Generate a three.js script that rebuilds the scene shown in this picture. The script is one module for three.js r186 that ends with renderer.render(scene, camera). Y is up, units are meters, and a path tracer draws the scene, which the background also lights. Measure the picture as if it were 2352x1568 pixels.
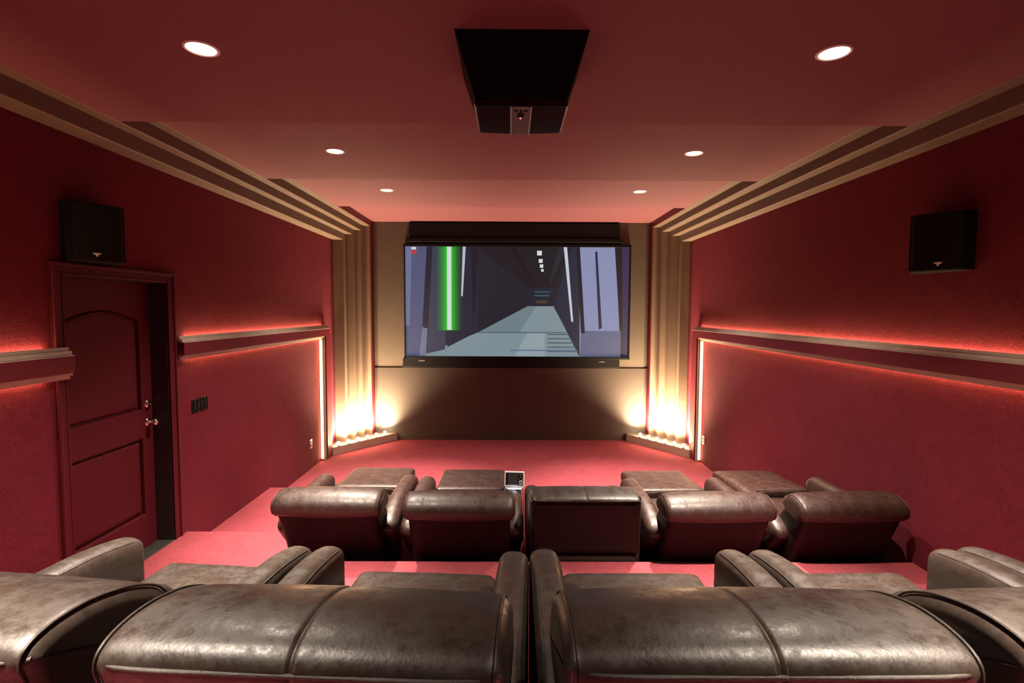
import * as THREE from 'three';
import { mergeGeometries } from 'three/addons/utils/BufferGeometryUtils.js';
import { RoundedBoxGeometry } from 'three/addons/geometries/RoundedBoxGeometry.js';
import { RectAreaLightUniformsLib } from 'three/addons/lights/RectAreaLightUniformsLib.js';

// ------------------------------------------------------------------ camera, renderer, exposure
RectAreaLightUniformsLib.init();
const scene = new THREE.Scene();
scene.background = new THREE.Color(0x000000);
const FOCAL = 1190;                                   // pixels, for the 2352 x 1568 frame
const camera = new THREE.PerspectiveCamera(2 * Math.atan(784 / FOCAL) * 180 / Math.PI, 2352 / 1568, 0.05, 60);
camera.position.set(0, 2.12, 0);
camera.rotation.order = 'YXZ';
camera.rotation.set(-Math.atan(71 / FOCAL), -Math.atan(5 / FOCAL), 0.0045);
scene.add(camera);
const renderer = new THREE.WebGLRenderer({ antialias: true });
renderer.toneMapping = THREE.LinearToneMapping;
renderer.toneMappingExposure = 0.84;
renderer.shadowMap.enabled = true;

// light strengths (all lamps are built with their fittings further down)
const DOWNLIGHT = 47, HOTSPOT = 165, FOOTLIGHT = 24, BULB = 0.35, ROPE_UP = 150, ROPE_DOWN = 85, ROPE_LEG = 40;
const WARM = new THREE.Color(1.0, 0.84, 0.68), AMBER = new THREE.Color(1.0, 0.72, 0.44), ROPE = new THREE.Color(1.0, 0.58, 0.27);

// ------------------------------------------------------------------ room measures (metres)
const XL = -2.65, XR = 2.70, ZF = -8.42, ZB = 1.5, TOP = 3.75;
const BL = [XL, -2.49, -2.40, -2.31, -2.21], BR = [XR, 2.56, 2.46, 2.35, 2.25];
const PZ = [-7.80, -7.95, -8.10, -8.25];
const H = [3.16, 3.262, 3.348, 3.437], C4 = 3.53;
const DOOR_A = -3.075, DOOR_B = -4.005, DOOR_Y0 = 0.30, DOOR_Y1 = 2.32;

// ------------------------------------------------------------------ helpers
let seed = 20240611;
const rnd = () => { seed = (seed * 1664525 + 1013904223) >>> 0; return seed / 4294967296; };
const names = new Map();
function numbered(n) { const k = names.get(n) || 0; names.set(n, k + 1); return k ? n + '_' + String(k).padStart(3, '0') : n; }
function tag(o, label, category, group) { o.userData.label = label; o.userData.category = category; if (group) o.userData.group = group; return o; }
function thing(name, label, category, pos = [0, 0, 0], turn = 0, group) {
  const g = new THREE.Group(); g.name = numbered(name); g.position.set(...pos); g.rotation.y = turn; scene.add(g);
  return tag(g, label, category, group);
}
function struct(name) { const g = new THREE.Group(); g.name = numbered(name); g.userData.kind = 'structure'; scene.add(g); return g; }
function mesh(name, geo, mat, parent, pos, rot) {
  const m = new THREE.Mesh(Array.isArray(geo) ? mergeGeometries(geo.map(g => plain(g))) : geo, mat);
  m.name = name; m.castShadow = m.receiveShadow = true;
  if (pos) m.position.set(...pos);
  if (rot) m.rotation.set(...rot);
  parent.add(m); return m;
}
function plain(g) { const h = g.index ? g.toNonIndexed() : g; for (const k of Object.keys(h.attributes)) if (!['position', 'normal', 'uv'].includes(k)) h.deleteAttribute(k); return h; }
// box with uv in metres, given by two corners
function bx(x0, y0, z0, x1, y1, z1) {
  const w = Math.abs(x1 - x0), h = Math.abs(y1 - y0), d = Math.abs(z1 - z0), g = new THREE.BoxGeometry(w, h, d), uv = g.attributes.uv;
  const s = [[d, h], [d, h], [w, d], [w, d], [w, h], [w, h]];
  for (let i = 0; i < 24; i++) uv.setXY(i, uv.getX(i) * s[i >> 2][0], uv.getY(i) * s[i >> 2][1]);
  return g.translate((x0 + x1) / 2, (y0 + y1) / 2, (z0 + z1) / 2);
}
function rbx(x0, y0, z0, x1, y1, z1, r = 0.006, seg = 2) {
  const w = Math.abs(x1 - x0), h = Math.abs(y1 - y0), d = Math.abs(z1 - z0);
  const g = new RoundedBoxGeometry(w, h, d, seg, Math.min(r, w / 2.01, h / 2.01, d / 2.01));
  const p = g.attributes.position, n = g.attributes.normal, uv = g.attributes.uv;
  for (let i = 0; i < p.count; i++) {
    const ax = Math.abs(n.getX(i)), ay = Math.abs(n.getY(i)), az = Math.abs(n.getZ(i));
    if (ax >= ay && ax >= az) uv.setXY(i, p.getZ(i), p.getY(i)); else if (ay >= az) uv.setXY(i, p.getX(i), p.getZ(i)); else uv.setXY(i, p.getX(i), p.getY(i));
  }
  return g.translate((x0 + x1) / 2, (y0 + y1) / 2, (z0 + z1) / 2);
}
// normals smoothed over vertices that share a place
function smooth(g) {
  g.computeVertexNormals();
  const p = g.attributes.position, n = g.attributes.normal, m = new Map(), key = i => Math.round(p.getX(i) * 2e4) + ',' + Math.round(p.getY(i) * 2e4) + ',' + Math.round(p.getZ(i) * 2e4);
  for (let i = 0; i < p.count; i++) { const k = key(i), a = m.get(k) || [0, 0, 0]; a[0] += n.getX(i); a[1] += n.getY(i); a[2] += n.getZ(i); m.set(k, a); }
  for (let i = 0; i < p.count; i++) { const a = m.get(key(i)), l = Math.hypot(...a) || 1; n.setXYZ(i, a[0] / l, a[1] / l, a[2] / l); }
  return g;
}
// upholstered block: rounded box, optionally bent by deform(v)
function soft(w, h, d, r, { seg = [8, 8, 8], puff = 0, deform } = {}) {
  const g = new THREE.BoxGeometry(w, h, d, ...seg), p = g.attributes.position, n0 = g.attributes.normal, uv = g.attributes.uv;
  const v = new THREE.Vector3(), c = new THREE.Vector3();
  for (let i = 0; i < p.count; i++) {
    v.fromBufferAttribute(p, i);
    // denser rows near the edges
    for (const [k, s] of [['x', w], ['y', h], ['z', d]]) { const t = v[k] / s * 2; v[k] = s / 2 * Math.sign(t) * (1 - Math.pow(Math.max(0, 1 - Math.abs(t)), 1.6)); }
    const ax = Math.abs(n0.getX(i)), ay = Math.abs(n0.getY(i));
    if (ax > 0.5) uv.setXY(i, v.z, v.y); else if (ay > 0.5) uv.setXY(i, v.x, v.z); else uv.setXY(i, v.x, v.y);
    c.set(THREE.MathUtils.clamp(v.x, -w / 2 + r, w / 2 - r), THREE.MathUtils.clamp(v.y, -h / 2 + r, h / 2 - r), THREE.MathUtils.clamp(v.z, -d / 2 + r, d / 2 - r));
    const nx = v.x * 2 / w, ny = v.y * 2 / h, nz = v.z * 2 / d, q = puff * (1 - Math.min(1, nx ** 2)) * (1 - Math.min(1, nz ** 2));
    v.sub(c); const l = v.length(); if (l > 1e-9) v.multiplyScalar(r / l); v.add(c);
    v.y += q * Math.sign(ny) * Math.min(1, Math.abs(ny) * 1.5);
    if (deform) deform(v);
    p.setXYZ(i, v.x, v.y, v.z);
  }
  return smooth(g);
}
// closed profile [[z, y], ...] swept along x over width w, ends rounded by r; groove(x) sinks the skin
function sweep(profile, w, r, { n = 72, puff = 0, seams = [], groove = 0.005, sharp = false, lean } = {}) {
  let pts;
  if (sharp) pts = profile.map(([z, y]) => new THREE.Vector2(z, y));
  else {
    const cv = new THREE.CatmullRomCurve3(profile.map(([z, y]) => new THREE.Vector3(z, y, 0)), true, 'centripetal');
    pts = cv.getSpacedPoints(n).slice(0, n).map(p => new THREE.Vector2(p.x, p.y));
  }
  const N = pts.length; if (THREE.ShapeUtils.area(pts) < 0) pts.reverse();
  const nor = pts.map((p, i) => { const a = pts[(i + N - 1) % N], b = pts[(i + 1) % N]; return new THREE.Vector2(b.y - a.y, -(b.x - a.x)).normalize(); });
  let per = [0]; for (let i = 0; i < N; i++) per.push(per[i] + pts[i].distanceTo(pts[(i + 1) % N]));
  const xs = [];
  for (let k = 0; k <= 7; k++) { const a = k / 7 * Math.PI / 2; xs.push([-w / 2 + r - r * Math.cos(a), r * (1 - Math.sin(a))]); }
  const inner = []; for (let k = 1; k < 26; k++) inner.push(-w / 2 + r + (w - 2 * r) * k / 26);
  for (const s of seams) for (const e of [-0.014, -0.007, -0.003, 0, 0.003, 0.007, 0.014]) inner.push(s + e);
  inner.sort((a, b) => a - b);
  for (const x of inner) { const t = Math.abs(x * 2 / w); let q = -puff * (1 - t * t); for (const s of seams) q += groove * Math.exp(-((x - s) ** 2) / (0.006 ** 2)); xs.push([x, q]); }
  for (let k = 7; k >= 0; k--) { const a = k / 7 * Math.PI / 2; xs.push([w / 2 - r + r * Math.cos(a), r * (1 - Math.sin(a))]); }
  const P = [], U = [], I = [], row = N + 1;
  for (const [x, q] of xs) for (let i = 0; i <= N; i++) { const p = pts[i % N], m = nor[i % N]; P.push(x, p.y - m.y * q, p.x - m.x * q); U.push(per[i], x); }
  for (let a = 0; a < xs.length - 1; a++) for (let i = 0; i < N; i++) { const o = a * row + i; I.push(o, o + row, o + 1, o + 1, o + row, o + row + 1); }
  for (const [end, q] of [[0, r], [xs.length - 1, r]]) {
    const b = P.length / 3, ring = pts.map((p, i) => new THREE.Vector2(p.x - nor[i].x * q, p.y - nor[i].y * q));
    for (const p of ring) { P.push(xs[end][0], p.y, p.x); U.push(p.x, p.y); }
    for (const [i, j, k] of THREE.ShapeUtils.triangulateShape(ring, [])) end ? I.push(b + i, b + k, b + j) : I.push(b + i, b + j, b + k);
  }
  const g = new THREE.BufferGeometry();
  g.setAttribute('position', new THREE.Float32BufferAttribute(P, 3)); g.setAttribute('uv', new THREE.Float32BufferAttribute(U, 2)); g.setIndex(I);
  if (lean) lean(g);
  g.userData = { pts, nor, xs };
  return smooth(g);
}
function tube(points, r, closed = false, seg = 40, rs = 6) { return new THREE.TubeGeometry(new THREE.CatmullRomCurve3(points.map(p => new THREE.Vector3(...p)), closed, 'centripetal'), seg, r, rs, closed); }
function lathe(profile, seg = 32) { return new THREE.LatheGeometry(profile.map(p => new THREE.Vector2(...p)), seg); }

// ------------------------------------------------------------------ procedural textures
function tileNoise(n, cells, rng) {                       // tileable value noise, n x n, in 0..1
  const g = new Float32Array(cells * cells).map(() => rng()), out = new Float32Array(n * n), s = t => t * t * (3 - 2 * t);
  for (let y = 0; y < n; y++) for (let x = 0; x < n; x++) {
    const fx = x / n * cells, fy = y / n * cells, x0 = Math.floor(fx), y0 = Math.floor(fy), tx = s(fx - x0), ty = s(fy - y0), x1 = (x0 + 1) % cells, y1 = (y0 + 1) % cells;
    out[y * n + x] = (g[y0 * cells + x0] * (1 - tx) + g[y0 * cells + x1] * tx) * (1 - ty) + (g[y1 * cells + x0] * (1 - tx) + g[y1 * cells + x1] * tx) * ty;
  }
  return out;
}
function fbm(n, list) { const o = new Float32Array(n * n); for (const [c, a] of list) { const t = tileNoise(n, c, rnd); for (let i = 0; i < o.length; i++) o[i] += (t[i] - 0.5) * a; } return o; }
function toTex(n, fn, size, colour) {
  const d = new Uint8Array(n * n * 4);
  for (let i = 0; i < n * n; i++) { const c = fn(i); d[i * 4] = c[0]; d[i * 4 + 1] = c[1]; d[i * 4 + 2] = c[2]; d[i * 4 + 3] = 255; }
  const t = new THREE.DataTexture(d, n, n); t.wrapS = t.wrapT = THREE.RepeatWrapping; t.magFilter = THREE.LinearFilter; t.minFilter = THREE.LinearMipmapLinearFilter; t.generateMipmaps = true;
  t.repeat.set(1 / size, 1 / size); if (colour) t.colorSpace = THREE.SRGBColorSpace; t.needsUpdate = true; return t;
}
const clamp8 = v => Math.max(0, Math.min(255, v));
const srgb = v => 255 * (v <= 0.0031308 ? 12.92 * v : 1.055 * Math.pow(v, 1 / 2.4) - 0.055);
function tinted(n, noise, base, amp, size) { return toTex(n, i => { const k = Math.max(0.05, 1 + noise[i] * amp); return base.map(c => clamp8(srgb(Math.min(1, c * k)))); }, size, true); }
function grey(n, noise, amp, size) { return toTex(n, i => { const v = clamp8(128 + noise[i] * amp * 128); return [v, v, v]; }, size, false); }

const nPile = fbm(512, [[256, 1.0], [128, 0.6], [24, 0.25], [5, 0.25]]);
const nSkin = fbm(512, [[8, 0.6], [20, 0.6], [60, 0.4], [150, 0.3]]);
const nGrain = fbm(512, [[200, 0.7], [110, 0.7], [256, 0.3]]);
const nHide = (() => { const o = new Float32Array(nSkin.length); for (let i = 0; i < o.length; i++) o[i] = nSkin[i] * 0.8 + nGrain[i] * 0.12; return o; })();
const rough = (noise, lo, hi, size) => toTex(512, i => { const v = clamp8(255 * (lo + (hi - lo) * THREE.MathUtils.clamp(0.5 + noise[i], 0, 1))); return [v, v, v]; }, size, false);
const nPaint = fbm(256, [[4, 0.5], [90, 0.4], [128, 0.5]]);
const nWood = (() => { const n = 256, a = tileNoise(n, 128, rnd), b = tileNoise(n, 6, rnd), o = new Float32Array(n * n); for (let y = 0; y < n; y++) for (let x = 0; x < n; x++) o[y * n + x] = (a[(Math.floor(y / 14) % n) * n + x] - 0.5) * 0.8 + (b[y * n + x] - 0.5) * 0.6; return o; })();

function cloth(o) { return new THREE.MeshPhysicalMaterial({ specularIntensity: 0.25, ...o }); }
function std(o) { return new THREE.MeshStandardMaterial(o); }
const FLOOR_RED = [0.23, 0.043, 0.055], WALL_RED = [0.128, 0.0150, 0.0250], PAINT_RED = [0.170, 0.050, 0.060], DOOR_RED = [0.080, 0.0085, 0.0145];
const mat = {
  carpet: cloth({ map: tinted(512, nPile, FLOOR_RED, 0.5, 0.7), bumpMap: grey(512, nPile, 0.7, 0.7), bumpScale: 0.004, roughness: 1 }),
  wall: cloth({ map: tinted(512, nPile, WALL_RED, 0.55, 0.55), bumpMap: grey(512, nPile, 0.8, 0.55), bumpScale: 0.004, roughness: 1 }),
  ceiling: std({ map: tinted(256, nPaint, PAINT_RED, 0.06, 1.3), roughness: 0.75 }),
  rail: cloth({ map: tinted(256, nPaint, [0.115, 0.014, 0.022], 0.08, 1), roughness: 0.42 }),
  door: cloth({ map: tinted(256, nPaint, DOOR_RED, 0.06, 1), roughness: 0.46 }),
  wood: std({ map: tinted(256, nWood, [0.125, 0.084, 0.056], 0.16, 0.8), roughness: 0.55, bumpMap: grey(256, nWood, 0.5, 0.8), bumpScale: 0.0008 }),
  tan: std({ map: tinted(256, nWood, [0.44, 0.375, 0.30], 0.22, 0.5), roughness: 0.38 }),
  panel: std({ map: tinted(256, nWood, [0.034, 0.0225, 0.0155], 0.16, 0.9), roughness: 0.5 }),
  panelUpperLit: std({ map: tinted(256, nWood, [0.078, 0.060, 0.043], 0.16, 0.9), roughness: 0.5 }),  // lit copy of panel: lamp wash on the upper wall lightened into the colour
  badge: std({ color: new THREE.Color(0.55, 0.52, 0.48), roughness: 0.4 }),
  black: cloth({ color: new THREE.Color(0.006, 0.006, 0.006), roughness: 0.55 }),
  gloss: std({ color: new THREE.Color(0.008, 0.007, 0.006), roughness: 0.12 }),
  grille: cloth({ color: new THREE.Color(0.010, 0.011, 0.009), roughness: 0.9 }),
  jamb: std({ color: new THREE.Color(0.018, 0.011, 0.009), roughness: 0.7 }),
  slate: std({ map: tinted(256, nPaint, [0.020, 0.018, 0.016], 0.9, 0.25), roughness: 0.55 }),
  chrome: std({ color: new THREE.Color(0.80, 0.77, 0.72), metalness: 1, roughness: 0.14 }),
  silver: std({ color: new THREE.Color(0.55, 0.53, 0.50), metalness: 1, roughness: 0.32 }),
  whiteTrim: std({ color: new THREE.Color(0.75, 0.70, 0.62), roughness: 0.5 }),
  strip: std({ color: new THREE.Color(0.09, 0.075, 0.065), metalness: 0.5, roughness: 0.45 }),
  leatherFront: std({ map: tinted(512, nSkin, [0.026, 0.0100, 0.0074], 0.55, 0.45), bumpMap: grey(512, nHide, 0.8, 0.40), bumpScale: 0.0018, roughness: 0.62, roughnessMap: rough(nSkin, 0.55, 0.95, 0.31) }),
  leatherRear: std({ map: tinted(512, nSkin, [0.0205, 0.0138, 0.0106], 0.36, 0.55), bumpMap: grey(512, nHide, 0.8, 0.52), bumpScale: 0.0013, roughness: 0.62, roughnessMap: rough(nSkin, 0.50, 0.95, 0.37) }),
  leatherShade: cloth({ map: tinted(512, nSkin, [0.012, 0.005, 0.004], 0.4, 0.45), roughness: 0.5 }),  // leather copy with shade darkened into its colour, for bases and backs
  thread: std({ color: new THREE.Color(0.13, 0.085, 0.060), roughness: 0.6 }),
  ivory: std({ color: new THREE.Color(0.62, 0.50, 0.30), roughness: 0.5 }),
};

// ------------------------------------------------------------------ setting: floor tiers
{
  const fl = struct('floor');
  mesh('main_floor', bx(XL - 0.2, -0.2, ZF - 0.2, XR + 0.2, 0, -5.66), mat.carpet, fl);
  mesh('front_tier', rbx(XL - 0.1, -0.2, -5.66, XR + 0.1, 0.15, -3.2, 0.012), mat.carpet, fl);
  mesh('door_landing', rbx(XL, 0, -4.17, -1.62, 0.30, -3.1, 0.012), mat.carpet, fl);
  mesh('rear_platform', [rbx(-1.30, 0, -3.37, XR + 0.1, 0.45, ZB + 0.1, 0.012), rbx(XL - 0.1, 0, -3.16, -1.28, 0.45, ZB + 0.1, 0.012), bx(XR, 0, -2.6, 3.55, 0.45, ZB + 0.1)], mat.carpet, fl);
}
// ------------------------------------------------------------------ setting: walls
{
  const T = 0.25, wl = struct('wall_left');
  mesh('carpeted_wall', [bx(XL - T, -0.2, ZF - 0.2, XL, TOP, DOOR_B), bx(XL - T, -0.2, DOOR_A, XL, TOP, ZB), bx(XL - T, DOOR_Y1, DOOR_B, XL, TOP, DOOR_A), bx(XL - T, -0.2, DOOR_B, XL, DOOR_Y0 - 0.03, DOOR_A)], mat.wall, wl);
  const wr = struct('wall_right');
  mesh('carpeted_wall', [bx(XR, -0.2, ZF - 0.2, XR + T, TOP, -2.6), bx(XR, 2.6, -2.6, XR + T, TOP, ZB), bx(3.55, 0, -2.85, 3.8, 2.6, ZB), bx(XR + T, 0, -2.85, 3.55, 2.6, -2.6), bx(XR + T, 2.6, -2.85, 3.8, 2.8, ZB)], mat.wall, wr);
  const wb = struct('wall_back');
  mesh('carpeted_wall', bx(XL - T, -0.2, ZB, 3.8, TOP, ZB + 0.2), mat.wall, wb);
  const wf = struct('wall_front');
  mesh('wall_face', bx(XL - T, -0.2, ZF - 0.2, XR + T, TOP, ZF), mat.panel, wf);
  mesh('panel', rbx(BL[4] + 0.012, 0.0, ZF, -0.003, 1.19, ZF + 0.025, 0.004), mat.panel, wf);
  mesh('panel', rbx(0.003, 0.0, ZF, BR[4] - 0.012, 1.19, ZF + 0.025, 0.004), mat.panel, wf);
  mesh('panel', rbx(BL[4] + 0.012, 1.196, ZF, BR[4] - 0.012, C4 - 0.004, ZF + 0.012, 0.004), mat.panelUpperLit, wf);
}
// ------------------------------------------------------------------ setting: stepped ceiling
{
  const ce = struct('ceiling'), e = [ZB + 0.2, -1.53, -3.257, -4.98, -6.72, ZF - 0.2], y = [H[0] + 0.003, H[1] + 0.003, H[2] + 0.003, H[3] + 0.003, C4];
  for (let k = 0; k < 5; k++) mesh('ceiling_section', bx(XL - 0.25, y[k], e[k + 1], 3.8, TOP + 0.05, e[k]), mat.ceiling, ce);
}
// ------------------------------------------------------------------ setting: stepped cornice and pilasters
for (const [B, s] of [[BL, 1], [BR, -1]]) {
  const tr = struct('trim_' + (s > 0 ? 1 : 2));
  for (let k = 0; k < 4; k++) {
    const x0 = B[k] - s * (k ? 0.03 : 0), x1 = B[k + 1];
    mesh('cornice_step', rbx(Math.min(x0, x1), H[k], PZ[k] - 0.002, Math.max(x0, x1), TOP, ZB, 0.010), mat.wood, tr);
    mesh('pilaster_step', rbx(Math.min(x0, x1), -0.05, ZF - 0.05, Math.max(x0, x1), TOP, PZ[k], 0.010), mat.wood, tr);
  }
  const xa = B[4], xb = B[4] + s * 0.008;
  mesh('red_return', [bx(Math.min(xa, xb), H[3] + 0.004, ZF, Math.max(xa, xb), TOP, -6.70), bx(Math.min(xa, xb), 0, ZF, Math.max(xa, xb), H[3] + 0.004, PZ[3] - 0.004)], mat.rail, tr);
}

// ------------------------------------------------------------------ light rails on the side walls
// stepped section: fascia proud of the wall, stepped tan mouldings above and below, hollow behind
const RAIL_Y = 1.905, RAIL_P = 0.075;
function railRun(tr, X, s, z0, z1, y1 = RAIL_Y) {          // s: direction into the room
  const b = (p0, p1, ya, yb, m, n) => mesh(n, rbx(Math.min(X + s * p0, X + s * p1), ya, Math.min(z0, z1), Math.max(X + s * p0, X + s * p1), yb, Math.max(z0, z1), 0.003), m, tr);
  b(RAIL_P - 0.050, RAIL_P - 0.034, y1 - 0.022, y1, mat.tan, 'top_moulding');
  b(RAIL_P - 0.050, RAIL_P - 0.016, y1 - 0.047, y1 - 0.022, mat.tan, 'top_moulding');
  b(RAIL_P - 0.018, RAIL_P + 0.001, y1 - 0.052, y1 - 0.047, mat.tan, 'top_moulding');
  b(RAIL_P - 0.020, RAIL_P, y1 - 0.152, y1 - 0.052, mat.rail, 'fascia');
  b(RAIL_P - 0.050, RAIL_P - 0.016, y1 - 0.168, y1 - 0.152, mat.tan, 'bottom_moulding');
  b(RAIL_P - 0.050, RAIL_P - 0.034, y1 - 0.190, y1 - 0.168, mat.tan, 'bottom_moulding');
  b(0, RAIL_P - 0.03, y1 - 0.115, y1 - 0.100, mat.rail, 'cleat');
}
function railLeg(tr, X, s, zc) {                           // upright at the screen end; zc = fascia edge on the seat side
  const y1 = RAIL_Y - 0.15;
  const b = (p0, p1, za, zb, m, n) => mesh(n, rbx(Math.min(X + s * p0, X + s * p1), 0, Math.min(za, zb), Math.max(X + s * p0, X + s * p1), y1, Math.max(za, zb), 0.003), m, tr);
  b(RAIL_P - 0.020, RAIL_P, zc, zc - 0.20, mat.rail, 'fascia');
  b(RAIL_P - 0.050, RAIL_P - 0.016, zc + 0.018, zc, mat.tan, 'edge_moulding');
  b(RAIL_P - 0.050, RAIL_P - 0.034, zc + 0.045, zc + 0.018, mat.tan, 'edge_moulding');
  b(0, RAIL_P - 0.02, zc - 0.20, zc - 0.185, mat.rail, 'end_cap');
}
const glowRope = new THREE.MeshStandardMaterial({ color: 0x000000, emissive: new THREE.Color(1.0, 0.72, 0.40), emissiveIntensity: 6 });
function ropeAlong(label, X, s, z0, z1, y, dir, power) {
  const L = Math.abs(z1 - z0), zc = (z0 + z1) / 2;
  const t = thing('rope_light', label, 'rope light', [X + s * 0.016, y, zc]);
  mesh('light_tube', new THREE.CapsuleGeometry(0.006, L - 0.03, 4, 10).rotateX(Math.PI / 2), glowRope, t);
  const a = new THREE.RectAreaLight(ROPE, power, 0.014, L - 0.02);
  a.position.set(0, dir * 0.009, 0); a.name = 'rope_glow'; t.add(a);
  a.up.set(0, 0, 1); t.updateWorldMatrix(true, true);                      // clipped in facing the wall at a slant
  a.lookAt(X + s * 0.016 - s * 0.50, y + dir * 0.009 + dir * 0.86, zc);
}
function ropeUp(label, X, s, z, y0, y1, power) {
  const t = thing('rope_light', label, 'rope light', [X + s * 0.020, y0, z]), L = y1 - y0;
  mesh('light_tube', new THREE.CapsuleGeometry(0.016, L - 0.04, 4, 12).translate(0, L / 2, 0), glowRope, t);
  const a = new THREE.RectAreaLight(ROPE, power, 0.030, L - 0.02);
  a.position.set(0, L / 2, 0.019); a.rotation.y = Math.PI; a.name = 'rope_glow'; t.add(a);
}
{
  const a = struct('trim_3'); railRun(a, XL, 1, -3.07, ZB, RAIL_Y - 0.012);
  const b = struct('trim_4'); railRun(b, XL, 1, -7.42, -4.10); railLeg(b, XL, 1, -7.26);
  const c = struct('trim_5'); railRun(c, XR, -1, -7.42, -2.6); railLeg(c, XR, -1, -7.26);
  ropeAlong('amber rope light tucked behind the rail top, on the seat side of the door', XL, 1, -2.95, 1.4, RAIL_Y - 0.050, 1, ROPE_UP);
  ropeAlong('amber rope light under the rail bottom, on the seat side of the door', XL, 1, -2.95, 1.4, RAIL_Y - 0.166, -1, ROPE_DOWN);
  ropeAlong('amber rope light behind the rail top between the door and the screen corner', XL, 1, -7.30, -4.20, RAIL_Y - 0.038, 1, ROPE_UP);
  ropeAlong('amber rope light under the rail between the door and the screen corner', XL, 1, -7.20, -4.20, RAIL_Y - 0.154, -1, ROPE_DOWN);
  ropeAlong('amber rope light behind the top of the long rail on the wall without door', XR, -1, -7.30, -2.62, RAIL_Y - 0.038, 1, ROPE_UP);
  ropeAlong('amber rope light under the long rail on the wall without door', XR, -1, -7.20, -2.62, RAIL_Y - 0.154, -1, ROPE_DOWN);
  ropeUp('upright white glowing rope light at the screen end of the door-side rail', XL, 1, -7.193, 0.02, 1.71, ROPE_LEG);
  ropeUp('upright white glowing rope light at the screen end of the rail opposite the door', XR, -1, -7.193, 0.02, 1.71, ROPE_LEG);
}

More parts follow.
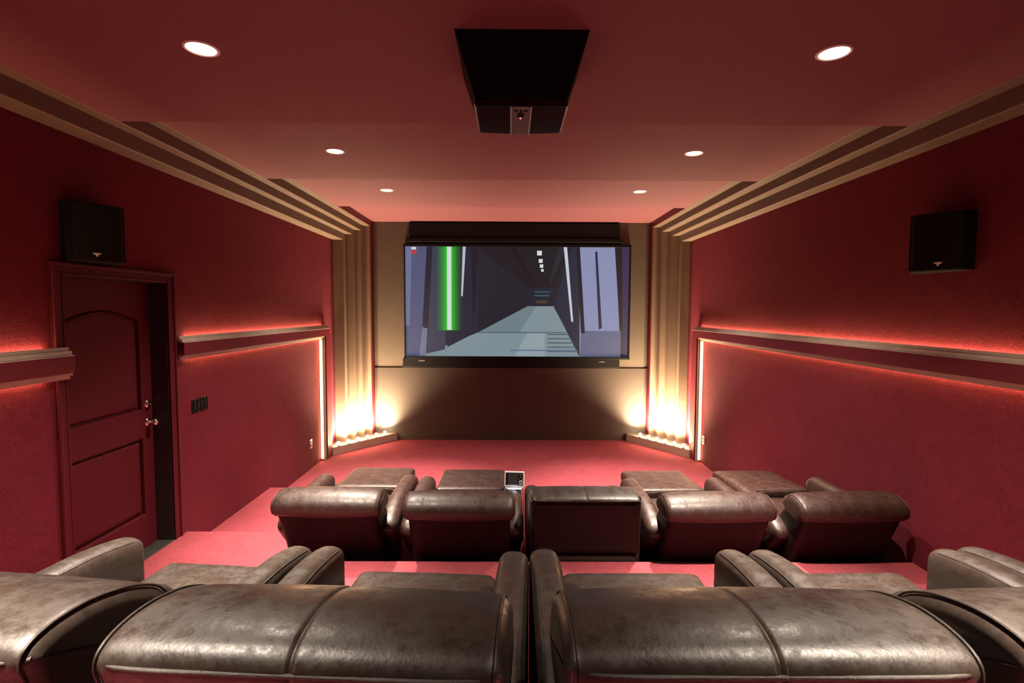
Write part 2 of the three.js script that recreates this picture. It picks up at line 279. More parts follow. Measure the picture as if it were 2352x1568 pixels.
// ------------------------------------------------------------------ door
{
  const d = struct('door_1'), W = DOOR_A - DOOR_B, HT = DOOR_Y1 - DOOR_Y0;
  const slab = new THREE.Group(); slab.name = 'door_slab'; slab.position.set(XL - 0.155, DOOR_Y0, DOOR_A); slab.rotation.y = Math.PI / 2; d.add(slab);
  const x0 = 0.125, x1 = W - 0.125, rect = (a, b, c, e) => { const s = new THREE.Path(); s.moveTo(a, c); s.lineTo(b, c); s.lineTo(b, e); s.lineTo(a, e); s.closePath(); return s; };
  const archPts = (a, b, c, e, rise) => { const o = [[a, c], [b, c], [b, e]]; for (let k = 1; k < 24; k++) { const t = k / 24; o.push([b + (a - b) * t, e + rise * Math.sin(Math.PI * t)]); } o.push([a, e]); return o; };
  const path = (pts, C) => { const s = new C(); pts.forEach(([x, y], i) => i ? s.lineTo(x, y) : s.moveTo(x, y)); s.closePath(); return s; };
  const up = i => archPts(x0 + i, x1 - i, 1.06 + i, 1.735 - i * 0.5, 0.080 - i * 0.3), lo = i => [[x0 + i, 0.26 + i], [x1 - i, 0.26 + i], [x1 - i, 0.84 - i], [x0 + i, 0.84 - i]];
  const face = new THREE.Shape(); face.moveTo(0, 0); face.lineTo(W, 0); face.lineTo(W, HT); face.lineTo(0, HT); face.closePath();
  face.holes.push(path(up(0), THREE.Path), path(lo(0), THREE.Path));
  mesh('stiles_and_rails', new THREE.ExtrudeGeometry(face, { depth: 0.016, bevelEnabled: true, bevelThickness: 0.008, bevelSize: 0.008, bevelOffset: -0.008, bevelSegments: 3 }).translate(0, 0, 0.010), mat.door, slab);
  mesh('core', bx(0, 0, -0.03, W, HT, 0.006), mat.door, slab);
  for (const f of [up, lo]) mesh('raised_panel', new THREE.ExtrudeGeometry(path(f(0.050), THREE.Shape), { depth: 0.004, bevelEnabled: true, bevelThickness: 0.014, bevelSize: 0.030, bevelOffset: 0, bevelSegments: 2 }).translate(0, 0, 0.008), mat.door, slab);
  const knob = new THREE.Group(); knob.name = 'door_knob'; knob.position.set(XL - 0.121, DOOR_Y0 + 0.955, DOOR_B + 0.062); knob.rotation.z = -Math.PI / 2; d.add(knob);
  mesh('rosette', lathe([[0, 0.012], [0.016, 0.012], [0.028, 0.007], [0.033, 0.0]]), mat.chrome, knob);
  mesh('grip', lathe([[0.010, 0.008], [0.010, 0.030], [0.018, 0.038], [0.027, 0.052], [0.026, 0.064], [0.018, 0.071], [0, 0.072]]), mat.chrome, knob);
  const bolt = new THREE.Group(); bolt.name = 'deadbolt'; bolt.position.set(XL - 0.121, DOOR_Y0 + 1.095, DOOR_B + 0.062); bolt.rotation.z = -Math.PI / 2; d.add(bolt);
  mesh('rosette', lathe([[0, 0.014], [0.018, 0.014], [0.030, 0.008], [0.033, 0.0]]), mat.chrome, bolt);
  mesh('thumb_turn', rbx(-0.006, 0.012, -0.019, 0.006, 0.034, 0.019, 0.004), mat.chrome, bolt);
  mesh('jamb', [bx(XL - 0.25, DOOR_Y0 - 0.03, DOOR_B - 0.004, XL + 0.004, DOOR_Y1, DOOR_B + 0.004), bx(XL - 0.25, DOOR_Y1 - 0.004, DOOR_B, XL + 0.004, DOOR_Y1 + 0.004, DOOR_A), bx(XL - 0.25, DOOR_Y0 - 0.03, DOOR_A - 0.004, XL + 0.004, DOOR_Y1, DOOR_A + 0.004)], mat.jamb, d);
  mesh('threshold', rbx(XL - 0.15, DOOR_Y0 - 0.03, DOOR_B, XL + 0.01, DOOR_Y0 + 0.004, DOOR_A, 0.003), mat.slate, d);
  // casing with stepped beads: uprights and head
  const leg = (za, zb, inner) => { const s = Math.sign(za - inner) || 1; const lo_ = Math.min(za, zb), hi = Math.max(za, zb); return [rbx(XL, DOOR_Y0, lo_, XL + 0.016, DOOR_Y1 + 0.075, hi, 0.004), rbx(XL, DOOR_Y0, inner === lo_ ? hi - 0.022 : lo_, XL + 0.027, DOOR_Y1 + 0.075, inner === lo_ ? hi : lo_ + 0.022, 0.008), rbx(XL, DOOR_Y0, inner === lo_ ? lo_ : hi - 0.014, XL + 0.021, DOOR_Y1 + 0.02, inner === lo_ ? lo_ + 0.014 : hi, 0.006)]; };
  mesh('casing', leg(DOOR_A, DOOR_A + 0.075, DOOR_A), mat.door, d);
  mesh('casing', leg(DOOR_B - 0.085, DOOR_B, DOOR_B), mat.door, d);
  mesh('casing', [rbx(XL, DOOR_Y1, DOOR_B - 0.004, XL + 0.0155, DOOR_Y1 + 0.070, DOOR_A + 0.004, 0.004), rbx(XL, DOOR_Y1 + 0.053, DOOR_B - 0.0855, XL + 0.0275, DOOR_Y1 + 0.0765, DOOR_A + 0.0755, 0.008), rbx(XL, DOOR_Y1, DOOR_B, XL + 0.0205, DOOR_Y1 + 0.014, DOOR_A, 0.006)], mat.door, d);
}

// ------------------------------------------------------------------ recessed downlights
const lensGlow = new THREE.MeshStandardMaterial({ color: 0x000000, emissive: new THREE.Color(1.0, 0.90, 0.74), emissiveIntensity: 9 });
const ringGeo = lathe([[0.060, -0.001], [0.062, -0.004], [0.068, -0.006], [0.073, -0.003], [0.074, 0.001]], 40), lensGeo = lathe([[0, -0.003], [0.036, -0.0025], [0.061, -0.001]], 32);
const rowsZ = [[-0.68, H[0], 'above the rear seats'], [-2.36, H[1], 'level with the projector'], [-4.115, H[2], 'above the front row'], [-5.81, H[3], 'in the ceiling step nearest the screen']];
for (const [z, y, where] of rowsZ) for (const [x, side] of [[-1.365, 'door side'], [1.430, 'side away from door']]) {
  const t = thing('recessed_downlight', `round glowing recessed downlight ${where}, ${side}`, 'downlight', [x, y + 0.003, z], 0);
  mesh('trim_ring', ringGeo, mat.whiteTrim, t);
  mesh('lamp_lens', lensGeo, lensGlow, t);
  const s = new THREE.SpotLight(WARM, DOWNLIGHT, 0, 0.86, 1, 2);
  s.position.set(0, -0.02, 0); s.target.position.set(0, -2, 0); s.castShadow = true; s.shadow.radius = 2.2; s.shadow.mapSize.set(1024, 1024); s.name = 'downlight_beam';
  t.add(s); t.add(s.target);
  const h = new THREE.SpotLight(WARM, HOTSPOT, 0, 0.48, 1, 2);            // the reflector lamp's hot centre
  h.position.set(0, -0.02, 0); h.target = s.target; h.castShadow = true; h.shadow.radius = 2.2; h.shadow.mapSize.set(1024, 1024); h.name = 'downlight_core'; t.add(h);
}

// ------------------------------------------------------------------ corner ledges with footlights
const bulbGlow = new THREE.MeshStandardMaterial({ color: 0x000000, emissive: new THREE.Color(1.0, 0.80, 0.50), emissiveIntensity: 7 });
const bulbGeo = lathe([[0, 0.052], [0.012, 0.050], [0.022, 0.042], [0.0265, 0.029], [0.024, 0.016], [0.014, 0.005], [0.012, 0.0]], 24);
const socketGeo = lathe([[0, 0.020], [0.016, 0.020], [0.019, 0.016], [0.020, 0.0], [0, 0]], 20);
function footlights(front, bulbs, side, ledgeLabel, corner) {
  const [a, b] = front, sh = new THREE.Shape();
  [a, b, ...corner].forEach(([x, z], i) => i ? sh.lineTo(x, -z) : sh.moveTo(x, -z)); sh.closePath();
  const g = new THREE.ExtrudeGeometry(sh, { depth: 0.112, bevelEnabled: true, bevelThickness: 0.004, bevelSize: 0.004, bevelOffset: -0.004, bevelSegments: 2 }).rotateX(-Math.PI / 2);
  const l = mesh(numbered('corner_ledge'), g, mat.tan, scene); tag(l, ledgeLabel, 'ledge');
  const ordinal = ['first', 'second', 'third', 'fourth', 'fifth', 'sixth'];
  for (const [i, [x, z]] of bulbs.entries()) {
    const t = thing('footlight', `${ordinal[i]} round glowing footlight bulb out from ${side}, on the corner ledge`, 'footlight', [x, 0.116, z], 0, 'footlights beside ' + side);
    mesh('socket', socketGeo, mat.whiteTrim, t);
    mesh('bulb', bulbGeo, bulbGlow, t, [0, 0.018, 0]);
    const p = new THREE.SpotLight(AMBER, FOOTLIGHT, 0, 1.30, 1, 2); p.position.set(0, 0.050, 0); p.target.position.set(Math.sign(x) * 0.36, 2, -0.34); p.castShadow = true; p.shadow.radius = 1.2; p.name = 'bulb_light'; t.add(p); t.add(p.target);
    const o = new THREE.PointLight(AMBER, BULB, 0, 2); o.position.set(0, 0.046, 0); o.castShadow = true; o.shadow.radius = 1.2; o.name = 'bulb_glow'; t.add(o);
  }
}
const along = (a, b, n) => Array.from({ length: n }, (_, i) => [a[0] + (b[0] - a[0]) * i / (n - 1), a[1] + (b[1] - a[1]) * i / (n - 1)]);
footlights([[-2.568, -7.455], [-1.835, -8.39]], along([-2.52, -7.545], [-2.00, -8.225], 6), 'the door wall', 'pale diagonal ledge carrying footlights, at the door wall end of the screen wall', [[-1.95, -8.41], [-2.645, -8.41], [-2.645, -7.46]]);
footlights([[2.600, -7.395], [1.915, -8.34]], along([2.555, -7.485], [2.085, -8.14], 6), 'the wall without door', 'pale diagonal ledge carrying footlights, at the screen wall end farther from the door', [[1.915, -8.41], [2.695, -8.41], [2.695, -7.40]]);

// ------------------------------------------------------------------ projection screen
{
  const cw = 1024, ch = 512, cv = document.createElement('canvas'); cv.width = cw; cv.height = ch; const c = cv.getContext('2d');
  const poly = (fill, ...p) => { c.fillStyle = fill; c.beginPath(); p.forEach(([x, y], i) => i ? c.lineTo(x, y) : c.moveTo(x, y)); c.closePath(); c.fill(); };
  // plain generic picture: an empty blue-grey corridor
  poly('#1b2130', [0, 0], [cw, 0], [cw, ch], [0, ch]);
  poly('#141926', [330, 0], [760, 0], [680, 190], [560, 190]);
  poly('#0c101a', [470, 0], [500, 0], [600, 180], [592, 180]); poly('#222a3c', [700, 0], [735, 0], [662, 180], [655, 180]);
  poly('#8fa3ac', [560, 275], [680, 275], [800, 512], [60, 512], [330, 400]);
  poly('#7c919b', [560, 275], [600, 275], [520, 400], [330, 400]);
  poly('#a4b6bd', [560, 400], [640, 400], [640, 512], [500, 512]); poly('#5f7580', [330, 396], [760, 396], [762, 402], [328, 402]);
  for (let k = 0; k < 5; k++) poly('#50636e', [652, 405 + k * 20], [760 + k * 9, 405 + k * 20], [762 + k * 9, 410 + k * 20], [652, 410 + k * 20]);
  poly('#6d7fa0', [480, 480], [800, 480], [804, 486], [478, 486]);
  poly('#1a2136', [560, 190], [680, 190], [680, 275], [560, 275]); poly('#2e5a70', [588, 205], [662, 205], [662, 212], [588, 212]); poly('#35606f', [590, 222], [658, 222], [658, 229], [590, 229]); poly('#54413a', [600, 248], [650, 248], [650, 262], [600, 262]);
  for (const [x, y, r] of [[612, 28, 11], [618, 64, 9], [622, 88, 8], [626, 108, 6]]) poly('#f4fbff', [x - r, y - r], [x + r, y - r], [x + r, y + r], [x - r, y + r]);
  poly('#585f86', [0, 0], [98, 0], [80, 512], [0, 512]); poly('#787fa8', [0, 0], [30, 0], [18, 370], [0, 370]); poly('#191d38', [98, 0], [124, 0], [98, 372], [76, 372]);
  poly('#7b84a2', [76, 380], [100, 380], [92, 512], [60, 512]); poly('#39415c', [124, 0], [210, 0], [180, 480], [96, 500]);
  poly('#20263c', [210, 0], [330, 0], [330, 395], [190, 470]); poly('#cfd6ea', [262, 0], [276, 0], [262, 230], [254, 230]); poly('#11162a', [300, 0], [330, 0], [320, 300], [305, 300]);
  poly('#e8eefc', [28, 2], [50, 2], [50, 14], [28, 14]); poly('#e23a3a', [28, 18], [50, 18], [50, 34], [28, 34]);
  poly('#242b44', [760, 0], [800, 0], [800, 500], [680, 280]); poly('#dfe6f6', [722, 0], [738, 0], [770, 350], [760, 345]);
  poly('#9aa2cc', [796, 0], [960, 0], [990, 512], [800, 512]); poly('#6c7296', [806, 390], [990, 390], [990, 512], [802, 512]); poly('#12142c', [780, 0], [796, 0], [824, 400], [806, 402]);
  poly('#20234a', [866, 20], [876, 20], [902, 376], [888, 384]); poly('#0d1022', [956, 0], [990, 0], [1004, 380], [984, 380]); poly('#3a2f58', [990, 0], [1024, 0], [1024, 512], [1000, 512]);
  // a plain green tube lamp standing along the corridor wall
  const gr = c.createLinearGradient(140, 0, 260, 0); gr.addColorStop(0, 'rgba(30,200,40,0)'); gr.addColorStop(0.42, 'rgba(40,230,50,0.95)'); gr.addColorStop(0.58, 'rgba(40,230,50,0.95)'); gr.addColorStop(1, 'rgba(30,200,40,0)');
  c.fillStyle = gr; c.fillRect(140, 0, 120, 390); poly('#eafff0', [190, 0], [210, 0], [210, 388], [190, 388]);
  const tex = new THREE.CanvasTexture(cv); tex.colorSpace = THREE.SRGBColorSpace;
  const t = thing('projection_screen', 'wide wall screen in a black frame showing an empty blue-grey corridor picture', 'screen', [0.12, 0, ZF + 0.012]);
  const SX0 = -1.70, SX1 = 1.935, SY0 = 1.335, SY1 = 3.175, zf = 0.07;      // frame, then picture
  const ox = -0.12;
  mesh('frame', [rbx(SX0 + ox, SY0, 0, SX1 + ox, SY0 + 0.045, zf, 0.004), rbx(SX0 + ox, SY1 - 0.040, 0, SX1 + ox, SY1, zf, 0.004), rbx(SX0 + ox, SY0, 0, SX0 + ox + 0.022, SY1, zf, 0.004), rbx(SX1 + ox - 0.022, SY0, 0, SX1 + ox, SY1, zf, 0.004), bx(SX0 + ox, SY0, 0, SX1 + ox, SY1, zf - 0.02)], mat.black, t);
  const pic = new THREE.PlaneGeometry(SX1 - SX0 - 0.044, SY1 - SY0 - 0.085);
  mesh('screen_picture', pic, new THREE.MeshStandardMaterial({ color: 0x000000, roughness: 0.9, emissive: 0xffffff, emissiveMap: tex, emissiveIntensity: 0.85 }), t, [(SX0 + SX1) / 2 + ox, (SY0 + SY1) / 2 + 0.0025, zf - 0.018]);
  mesh('casing_box', rbx(-1.60 + ox, 3.265, 0, 1.745 + ox, 3.505, 0.085, 0.006), mat.black, t);
  mesh('casing_lip', rbx(-1.665 + ox, 3.205, 0, 1.79 + ox, 3.265, 0.095, 0.006), mat.black, t);
  mesh('lower_bar', rbx(-1.73 + ox, 1.20, 0, 1.78 + ox, 1.335, 0.05, 0.006), mat.black, t);
  mesh('badge', rbx(-1.475 + ox, 1.296, 0.048, -1.375 + ox, 1.318, 0.054, 0.002), mat.silver, t);
  mesh('badge', rbx(1.445 + ox, 1.290, 0.048, 1.535 + ox, 1.306, 0.054, 0.002), mat.silver, t);
}

// ------------------------------------------------------------------ ceiling projector
{
  const t = thing('ceiling_projector', 'black ceiling projector in a tapered shroud with a grey control strip', 'projector', [0.045, H[1] + 0.003, -2.275]);
  // shroud: wide at the ceiling, narrower below (frustum), then the glossy cover facing down
  const fr = (w0, d0, zc0, y0, w1, d1, zc1, y1) => {
    const q = (w, d, zc, y) => [[-w / 2, y, zc + d / 2], [w / 2, y, zc + d / 2], [w / 2, y, zc - d / 2], [-w / 2, y, zc - d / 2]], A = q(w0, d0, zc0, y0), B = q(w1, d1, zc1, y1), P = [], tri = (a, b, c) => P.push(...a, ...b, ...c);
    for (let i = 0; i < 4; i++) { const j = (i + 1) % 4; tri(A[i], B[i], B[j]); tri(A[i], B[j], A[j]); }
    tri(B[0], B[3], B[2]); tri(B[0], B[2], B[1]); tri(A[0], A[1], A[2]); tri(A[0], A[2], A[3]);
    const g = new THREE.BufferGeometry(); g.setAttribute('position', new THREE.Float32BufferAttribute(P, 3)); g.setAttribute('uv', new THREE.Float32BufferAttribute(new Float32Array(P.length / 3 * 2), 2)); g.computeVertexNormals(); return g;
  };
  mesh('shroud', fr(0.555, 0.50, -0.16, 0, 0.400, 0.375, -0.18, -0.235), mat.black, t);
  const sh = new THREE.Shape(); sh.moveTo(-0.2, 0.02); sh.lineTo(0.2, 0.02); sh.lineTo(0.2, 0.355); sh.quadraticCurveTo(0, 0.395, -0.2, 0.355); sh.closePath();
  mesh('glossy_cover', new THREE.ExtrudeGeometry(sh, { depth: 0.022, bevelEnabled: true, bevelThickness: 0.006, bevelSize: 0.006, bevelOffset: -0.006, bevelSegments: 3, curveSegments: 20 }).rotateX(-Math.PI / 2).translate(0, -0.262, 0.01), mat.gloss, t);
  for (const s of [-1, 1]) mesh('side_trim', rbx(s * 0.200 - 0.004, -0.262, -0.345, s * 0.200 + 0.004, -0.236, -0.012, 0.002), mat.silver, t);
  const st = mesh('control_strip', rbx(-0.042, -0.270, -0.366, 0.042, -0.258, -0.012, 0.003), mat.strip, t);
  for (const s of [-1, 1]) mesh('strip_edge', rbx(s * 0.044 - 0.003, -0.272, -0.366, s * 0.044 + 0.003, -0.258, -0.012, 0.001), mat.silver, st);
  for (const [x, z, w] of [[-0.022, -0.055, 0.016], [0.022, -0.055, 0.016], [0, -0.045, 0.010], [0, -0.068, 0.010], [0, -0.090, 0.030], [0, -0.104, 0.030], [0, -0.118, 0.030]]) mesh('button', rbx(x - w / 2, -0.274, z - 0.004, x + w / 2, -0.268, z + 0.004, 0.002), mat.black, st);
  mesh('indicator_lamp', new THREE.SphereGeometry(0.005, 12, 8).translate(-0.001, -0.271, -0.140), new THREE.MeshStandardMaterial({ color: 0x000000, emissive: new THREE.Color(1, 0.10, 0.12), emissiveIntensity: 2.2 }), st);
  mesh('print_line', bx(-0.030, -0.2706, -0.030, 0.030, -0.2698, -0.024), mat.silver, st);
  mesh('print_line', bx(-0.026, -0.2706, -0.350, 0.018, -0.2698, -0.340), mat.silver, st);
}

// ------------------------------------------------------------------ surround speakers
function speaker(X, s, zNear, y0, label) {                     // s: direction into the room
  const HT = 0.345, t = thing('surround_speaker', label, 'speaker', [X, y0, zNear]);
  const plan = [[0, 0], [0.072, 0], [0.225, -0.180], [0.225, -0.198], [0.072, -0.378], [0, -0.378]], sh = new THREE.Shape();
  plan.forEach(([p, z], i) => i ? sh.lineTo(s * p, -z) : sh.moveTo(s * p, -z)); sh.closePath();
  mesh('cabinet', new THREE.ExtrudeGeometry(sh, { depth: HT - 0.012, bevelEnabled: true, bevelThickness: 0.006, bevelSize: 0.006, bevelOffset: -0.006, bevelSegments: 2 }).rotateX(-Math.PI / 2).translate(0, 0.006, 0), mat.black, t);
  const L = Math.hypot(0.153, 0.180), a = Math.atan2(0.180, 0.153);
  for (const k of [0, 1]) {
    const g = new THREE.Group(); g.name = 'grille'; g.position.set(s * 0.1485, HT / 2, k ? -0.288 : -0.090); t.add(g);
    // face normal of the seat-side grille is (s sin a, 0, cos a); of the far one (s sin a, 0, -cos a)
    g.rotation.y = Math.atan2(s * Math.sin(a), (k ? -1 : 1) * Math.cos(a));
    mesh('grille_cloth', rbx(-L / 2 + 0.004, -HT / 2 + 0.004, -0.004, L / 2 - 0.004, HT / 2 - 0.004, 0.009, 0.005), mat.grille, g);
    mesh('badge', lathe([[0, 0.010], [0.004, 0.010], [0.005, 0.004], [0.009, 0.0], [0.015, -0.002], [0.0175, -0.006], [0.012, -0.009], [0, -0.010]], 20).rotateZ(Math.PI).scale(1.25, 1.25, 0.35), mat.badge, g, [s * -0.006, -HT / 2 + 0.042, 0.010]);
  }
  mesh('mounting_screw', lathe([[0, 0.004], [0.004, 0.003], [0.005, 0]], 12).rotateX(Math.PI / 2), mat.silver, t, [s * 0.190, 0.03, -0.137]);
}
speaker(XL, 1, -3.09, 2.405, 'black wedge-shaped surround speaker mounted on the wall above the door');
speaker(XR, -1, -3.02, 2.368, 'black wedge-shaped surround speaker on the red wall without door, above the rail');

// ------------------------------------------------------------------ switch plate and outlets
{
  const t = thing('switch_plate', 'black wide multi-gang switch plate on the red wall beside the door', 'switch', [XL, 1.308, -4.397]);
  mesh('plate', rbx(0, -0.057, -0.112, 0.007, 0.057, 0.112, 0.003), mat.gloss, t);
  for (let k = 0; k < 4; k++) {
    const z = -0.074 + k * 0.049;
    mesh('rocker', rbx(0.006, -0.033, z - 0.016, 0.011, 0.033, z + 0.016, 0.002), mat.black, t);
    for (const s of [-1, 1]) mesh('screw', lathe([[0, 0.0018], [0.003, 0.001], [0.0034, 0]], 10).rotateZ(-Math.PI / 2), mat.silver, t, [0.007, s * 0.048, z]);
  }
}
function outlet(X, s, y, z, plate, label) {
  const t = thing('wall_outlet', label, 'outlet', [X, y, z]);
  mesh('plate', rbx(Math.min(0, s * 0.006), -0.058, -0.036, Math.max(0, s * 0.006), 0.058, 0.036, 0.003), plate, t);
  for (const q of [-1, 1]) mesh('socket', rbx(Math.min(s * 0.005, s * 0.009), q * 0.022 - 0.016, -0.016, Math.max(s * 0.005, s * 0.009), q * 0.022 + 0.016, 0.016, 0.002), mat.black, t);
}
outlet(XL, 1, 0.335, -6.83, mat.chrome, 'bright metal wall outlet low on the door-side wall near the ledge');
outlet(XR, -1, 0.335, -7.10, mat.ivory, 'ivory wall outlet beside the upright glowing rope light, opposite the door');

// ------------------------------------------------------------------ recliners
const offset = (g, x, y, z) => g.translate(x, y, z);
const ringPts = (geo, x, grow, from = 0, to = 1) => { const { pts, nor } = geo.userData, N = pts.length, o = []; for (let i = Math.round(from * N); i < Math.round(to * N); i += 2) { const p = pts[i % N], m = nor[i % N]; o.push([x, p.y + m.y * grow, p.x + m.x * grow]); } return o; };

// rear row: large recliner with flat-topped headrest, curved track arms
function rearChair(label, x, z, turn) {
  const t = thing('rear_recliner', label, 'recliner', [x, 0.45, z], turn), L = mat.leatherRear;
  mesh('base', soft(0.80, 0.34, 0.86, 0.03).translate(0, 0.19, -0.02), mat.leatherShade, t);
  const seat = mesh('seat_cushion', soft(0.645, 0.17, 0.74, 0.055, { seg: [16, 8, 16], puff: 0.012 }).translate(0, 0.405, -0.185), L, t);
  mesh('piping', tube([[-0.31, 0.42, -0.556], [-0.16, 0.425, -0.560], [0, 0.427, -0.561], [0.16, 0.425, -0.560], [0.31, 0.42, -0.556]], 0.004), L, seat);
  mesh('footrest', soft(0.66, 0.33, 0.09, 0.04, { seg: [12, 10, 6] }).translate(0, 0.20, -0.50), L, t);
  for (const s of [-1, 1]) {
    const armDef = v => { const q = v.z; v.y += v.y > 0 ? (0.012 - 0.16 * Math.pow(Math.max(0, -q - 0.12), 2.0) * 2.2 - 0.06 * Math.pow(Math.max(0, q), 2)) * (v.y / 0.3) : 0; };
    const arm = mesh('arm', soft(0.128, 0.62, 0.94, 0.055, { seg: [10, 16, 28], deform: armDef }).translate(s * 0.398, 0.365, 0.02), L, t);
    for (const e of [-1, 1]) {
      const pts = []; for (let k = 0; k <= 14; k++) { const v = new THREE.Vector3(e * 0.0475, 0.2935, -0.405 + 0.83 * k / 14); armDef(v); pts.push([s * 0.398 + v.x, 0.365 + v.y, v.z + 0.02]); }
      mesh('piping', tube(pts, 0.0034, false, 60), L, arm);
    }
  }
  mesh('backrest', sweep([[0.06, 0.40], [0.18, 0.60], [0.30, 0.86], [0.42, 0.90], [0.60, 0.91], [0.715, 0.885], [0.70, 0.78], [0.58, 0.40], [0.52, 0.12], [0.40, 0.06], [0.15, 0.25]], 0.80, 0.035, { seams: [-0.13, 0.13], groove: 0.003 }), L, t);
  const hg = sweep([[0.315, 0.74], [0.330, 0.83], [0.375, 0.900], [0.45, 0.945], [0.53, 0.972], [0.61, 0.986], [0.69, 0.983], [0.738, 0.966], [0.757, 0.940], [0.747, 0.90], [0.725, 0.80], [0.66, 0.74], [0.45, 0.70]], 0.865, 0.045, { puff: 0.008, seams: [0], groove: 0.005 });
  const head = mesh('headrest', hg, L, t);
  const pipe = []; for (let k = 0; k <= 20; k++) { const u = -1 + 2 * k / 20; pipe.push([u * 0.424, 0.939, 0.762 - 0.026 * Math.pow(Math.abs(u), 10)]); }
  mesh('piping', tube(pipe, 0.0055, false, 60, 8), L, head);
  mesh('stitching', tube(pipe.map(([a, b, c]) => [a, b - 0.019, c - 0.004]), 0.0012, false, 60, 5), mat.thread, head);
  for (const s of [-1, 1]) mesh('end_piping', tube(ringPts(hg, s * 0.413, -0.0025), 0.0034, true, 90, 6), L, head);
  for (const e of [-0.012, 0.012]) { const { pts, nor } = hg.userData, a = []; for (let i = 0; i < pts.length; i++) if (pts[i].y > 0.90 && nor[i].y > 0.05) a.push([e, pts[i].y + nor[i].y * 0.0065, pts[i].x + nor[i].x * 0.0065]); a.sort((p, q) => p[2] - q[2]); mesh('stitching', tube(a, 0.0011, false, 60, 5), mat.thread, head); }
  return t;
}
rearChair('dark brown leather recliner at the door end of the rear row', -1.345, -1.82, -0.10);
rearChair('dark brown leather recliner in the rear row, second from the door wall', -0.398, -1.755, -0.055);
rearChair('dark brown leather recliner in the rear row, third from the door wall', 0.548, -1.755, 0.0);
rearChair('dark brown leather recliner in the rear row, fourth from the door wall', 1.490, -1.76, 0.015);
rearChair('dark brown leather recliner at the rear row end farthest from the door', 2.425, -1.80, 0.03);

// front row: low recliner, rolled head bolster, raised footrest
function frontChair(label, x, turn = 0, z = -4.0) {
  const t = thing('front_recliner', label, 'recliner', [x, 0.15, z], turn), L = mat.leatherFront;
  mesh('base', soft(0.56, 0.24, 0.62, 0.03).translate(0, 0.15, 0.0), mat.leatherShade, t);
  mesh('seat_cushion', soft(0.565, 0.16, 0.62, 0.05, { seg: [14, 8, 14], puff: 0.012 }).translate(0, 0.36, -0.02), L, t);
  const foot = mesh('footrest', soft(0.575, 0.105, 0.585, 0.035, { seg: [18, 6, 18], puff: 0.010, deform: v => { v.y += -0.03 * Math.pow(Math.max(0, Math.abs(v.x) - 0.2), 1.5) + (v.z < 0 ? 0.02 * v.z : 0.05 * v.z); } }).translate(0, 0.445, -0.575), L, t);
  mesh('piping', tube([[-0.275, 0.478, -0.272], [-0.14, 0.491, -0.272], [0, 0.494, -0.272], [0.14, 0.491, -0.272], [0.275, 0.478, -0.272]], 0.004), L, foot);
  for (const s of [-1, 1]) mesh('link_bar', rbx(s * 0.23 - 0.012, 0.20, -0.75, s * 0.23 + 0.012, 0.235, -0.30, 0.004), mat.black, t);
  for (const s of [-1, 1]) {
    mesh('arm', soft(0.142, 0.52, 0.84, 0.066, { seg: [12, 16, 26], deform: v => { const q = v.z, k = Math.max(0, v.y + 0.06) / 0.32; v.y -= k * (0.50 * Math.pow(Math.max(0, q - 0.02), 1.7) + 0.9 * Math.pow(Math.max(0, -q - 0.30), 2)); if (v.z > 0) v.z *= 1 - 0.75 * THREE.MathUtils.clamp((0.10 - v.y) / 0.34, 0, 1); v.x *= 1 - 1.3 * Math.max(0, -v.y); v.x -= s * 0.10 * Math.max(0, -v.y); } }).translate(s * 0.352, 0.345, 0.045), L, t);
  }
  mesh('backrest', sweep([[0.14, 0.36], [0.28, 0.52], [0.42, 0.66], [0.55, 0.68], [0.63, 0.64], [0.60, 0.55], [0.50, 0.34], [0.44, 0.10], [0.34, 0.05], [0.20, 0.20]], 0.665, 0.045, {}), mat.leatherShade, t);
  const hg = sweep([[0.405, 0.665], [0.43, 0.728], [0.50, 0.762], [0.575, 0.759], [0.635, 0.731], [0.662, 0.685], [0.652, 0.640], [0.602, 0.612], [0.52, 0.612], [0.45, 0.625]], 0.730, 0.045, { puff: 0.012 });
  const head = mesh('head_bolster', hg, L, t);
  for (const s of [-1, 1]) mesh('end_piping', tube(ringPts(hg, s * 0.345, -0.009), 0.0048, true, 80, 6), L, head);
  mesh('back_seam', tube([[-0.34, 0.622, 0.624], [-0.1, 0.617, 0.632], [0.1, 0.617, 0.632], [0.34, 0.622, 0.624]], 0.0042), L, head);
  return t;
}
frontChair('reclined brown leather chair beside the door-side aisle, footrest raised', -1.187, -0.02, -3.95);
frontChair('reclined brown leather chair carrying the silver device on its arm', -0.325, 0.0, -3.90);
frontChair('reclined brown leather chair between the upright chair and the end chair', 1.345, 0.03, -3.88);
frontChair('reclined brown leather chair at the front row end against the red wall', 2.205, 0.04, -3.89);

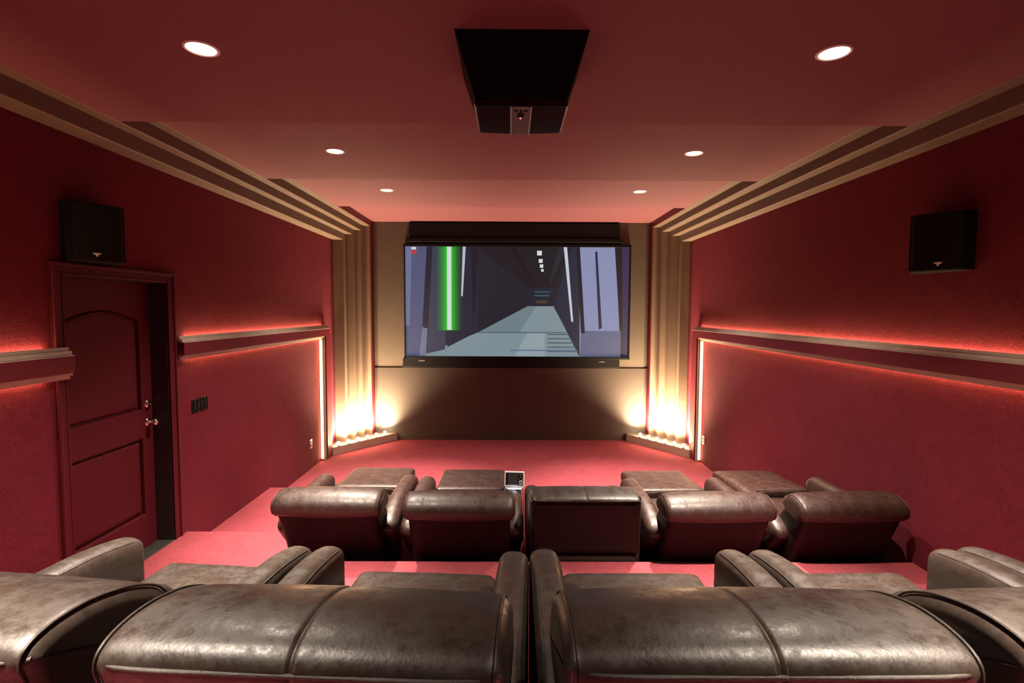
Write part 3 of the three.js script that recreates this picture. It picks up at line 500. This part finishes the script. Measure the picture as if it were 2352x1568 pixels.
// front row: the one chair left upright
{
  const t = thing('upright_recliner', 'upright square-backed brown leather chair in the middle of the front row', 'recliner', [0.514, 0.15, -3.97]), L = mat.leatherRear;
  mesh('base', soft(0.70, 0.32, 0.92, 0.025).translate(0, 0.175, 0.12), L, t);
  mesh('seat_cushion', soft(0.56, 0.14, 0.62, 0.05, { puff: 0.01 }).translate(0, 0.40, -0.08), L, t);
  for (const s of [-1, 1]) mesh('arm', soft(0.118, 0.50, 0.72, 0.05, { seg: [10, 12, 16], deform: v => { v.y -= Math.max(0, v.y + 0.1) * 0.9 * Math.pow(Math.max(0, -v.z - 0.2), 2) * 3; } }).translate(s * 0.332, 0.315, 0.14), L, t);
  mesh('backrest', sweep([[0.26, 0.36], [0.33, 0.60], [0.37, 0.70], [0.50, 0.715], [0.608, 0.712], [0.606, 0.60], [0.592, 0.40], [0.585, 0.345], [0.40, 0.335]], 0.722, 0.028, {}), mat.leatherShade, t);
  const hg = sweep([[0.350, 0.67], [0.365, 0.722], [0.43, 0.742], [0.53, 0.745], [0.600, 0.735], [0.624, 0.722], [0.612, 0.706], [0.50, 0.69]], 0.728, 0.03, { puff: 0.005, seams: [0], groove: 0.004 });
  const head = mesh('headrest', hg, L, t);
  const pipe = []; for (let k = 0; k <= 16; k++) pipe.push([-0.345 + 0.69 * k / 16, 0.719, 0.626]);
  mesh('piping', tube(pipe, 0.0045, false, 40), L, head);
  for (const s of [-1, 1]) mesh('side_wing', soft(0.040, 0.46, 0.20, 0.018, { seg: [6, 14, 8], deform: v => { v.z += 0.06 * v.y; } }).translate(s * 0.352, 0.475, 0.47), L, t);
}

// ------------------------------------------------------------------ device on the chair arm and its cable
{
  const t = thing('handheld_device', 'small silver device with dark screen and round dial propped on a chair arm', 'device', [0.040, 0.753, -3.915], 0.03);
  const b = new THREE.Group(); b.name = 'body'; b.position.set(0, 0.012, 0); b.rotation.set(-0.42, 0, -0.035); t.add(b);
  mesh('shell', rbx(-0.077, 0, -0.011, 0.077, 0.118, 0.011, 0.007, 3), std({ color: new THREE.Color(0.80, 0.78, 0.74), roughness: 0.35, metalness: 0.3 }), b);
  mesh('back_plate', rbx(-0.070, 0.012, 0.009, 0.066, 0.106, 0.0125, 0.002), mat.gloss, b);
  mesh('screen_glass', rbx(-0.052, 0.022, 0.012, 0.026, 0.100, 0.014, 0.001), std({ color: new THREE.Color(0.03, 0.028, 0.028), roughness: 0.08 }), b);
  mesh('dial', new THREE.TorusGeometry(0.0125, 0.004, 10, 28).translate(0.047, 0.033, 0.0135), mat.silver, b);
  mesh('dial_button', lathe([[0, 0.004], [0.006, 0.003], [0.0075, 0]], 16).rotateX(Math.PI / 2), mat.strip, b, [0.047, 0.033, 0.0125]);
  for (const [x, y] of [[0.036, 0.093], [0.046, 0.093], [0.057, 0.093], [0.046, 0.076], [0.036, 0.060], [0.058, 0.060]]) mesh('button', rbx(x - 0.004, y - 0.003, 0.012, x + 0.004, y + 0.003, 0.0145, 0.001), mat.silver, b);
  mesh('print_bar', rbx(-0.052, 0.014, 0.012, 0.026, 0.018, 0.0135, 0.001), mat.silver, b);
  const st = mesh('stand', rbx(-0.070, 0, -0.030, 0.070, 0.014, 0.030, 0.004), std({ color: new THREE.Color(0.30, 0.31, 0.36), roughness: 0.2 }), t);
  mesh('stand_lamp', new THREE.CapsuleGeometry(0.004, 0.10, 4, 10).rotateZ(Math.PI / 2).translate(0, 0.008, 0.031), new THREE.MeshStandardMaterial({ color: 0x000000, emissive: new THREE.Color(0.75, 0.80, 1.0), emissiveIntensity: 2.5 }), st);
  const p = new THREE.PointLight(new THREE.Color(0.7, 0.78, 1), 0.006, 0, 2); p.position.set(0, 0.012, 0.045); p.castShadow = true; p.name = 'stand_light'; t.add(p);
  const c = mesh(numbered('power_cable'), tube([[0.1065, 0.755, -3.92], [0.1085, 0.60, -3.90], [0.109, 0.40, -3.82], [0.109, 0.27, -3.74], [0.095, 0.17, -3.66], [0.085, 0.1545, -3.58]], 0.0035, false, 50), mat.black, scene);
  tag(c, 'thin black cable hanging between the device chair and the upright chair', 'cable');
}

renderer.render(scene, camera);
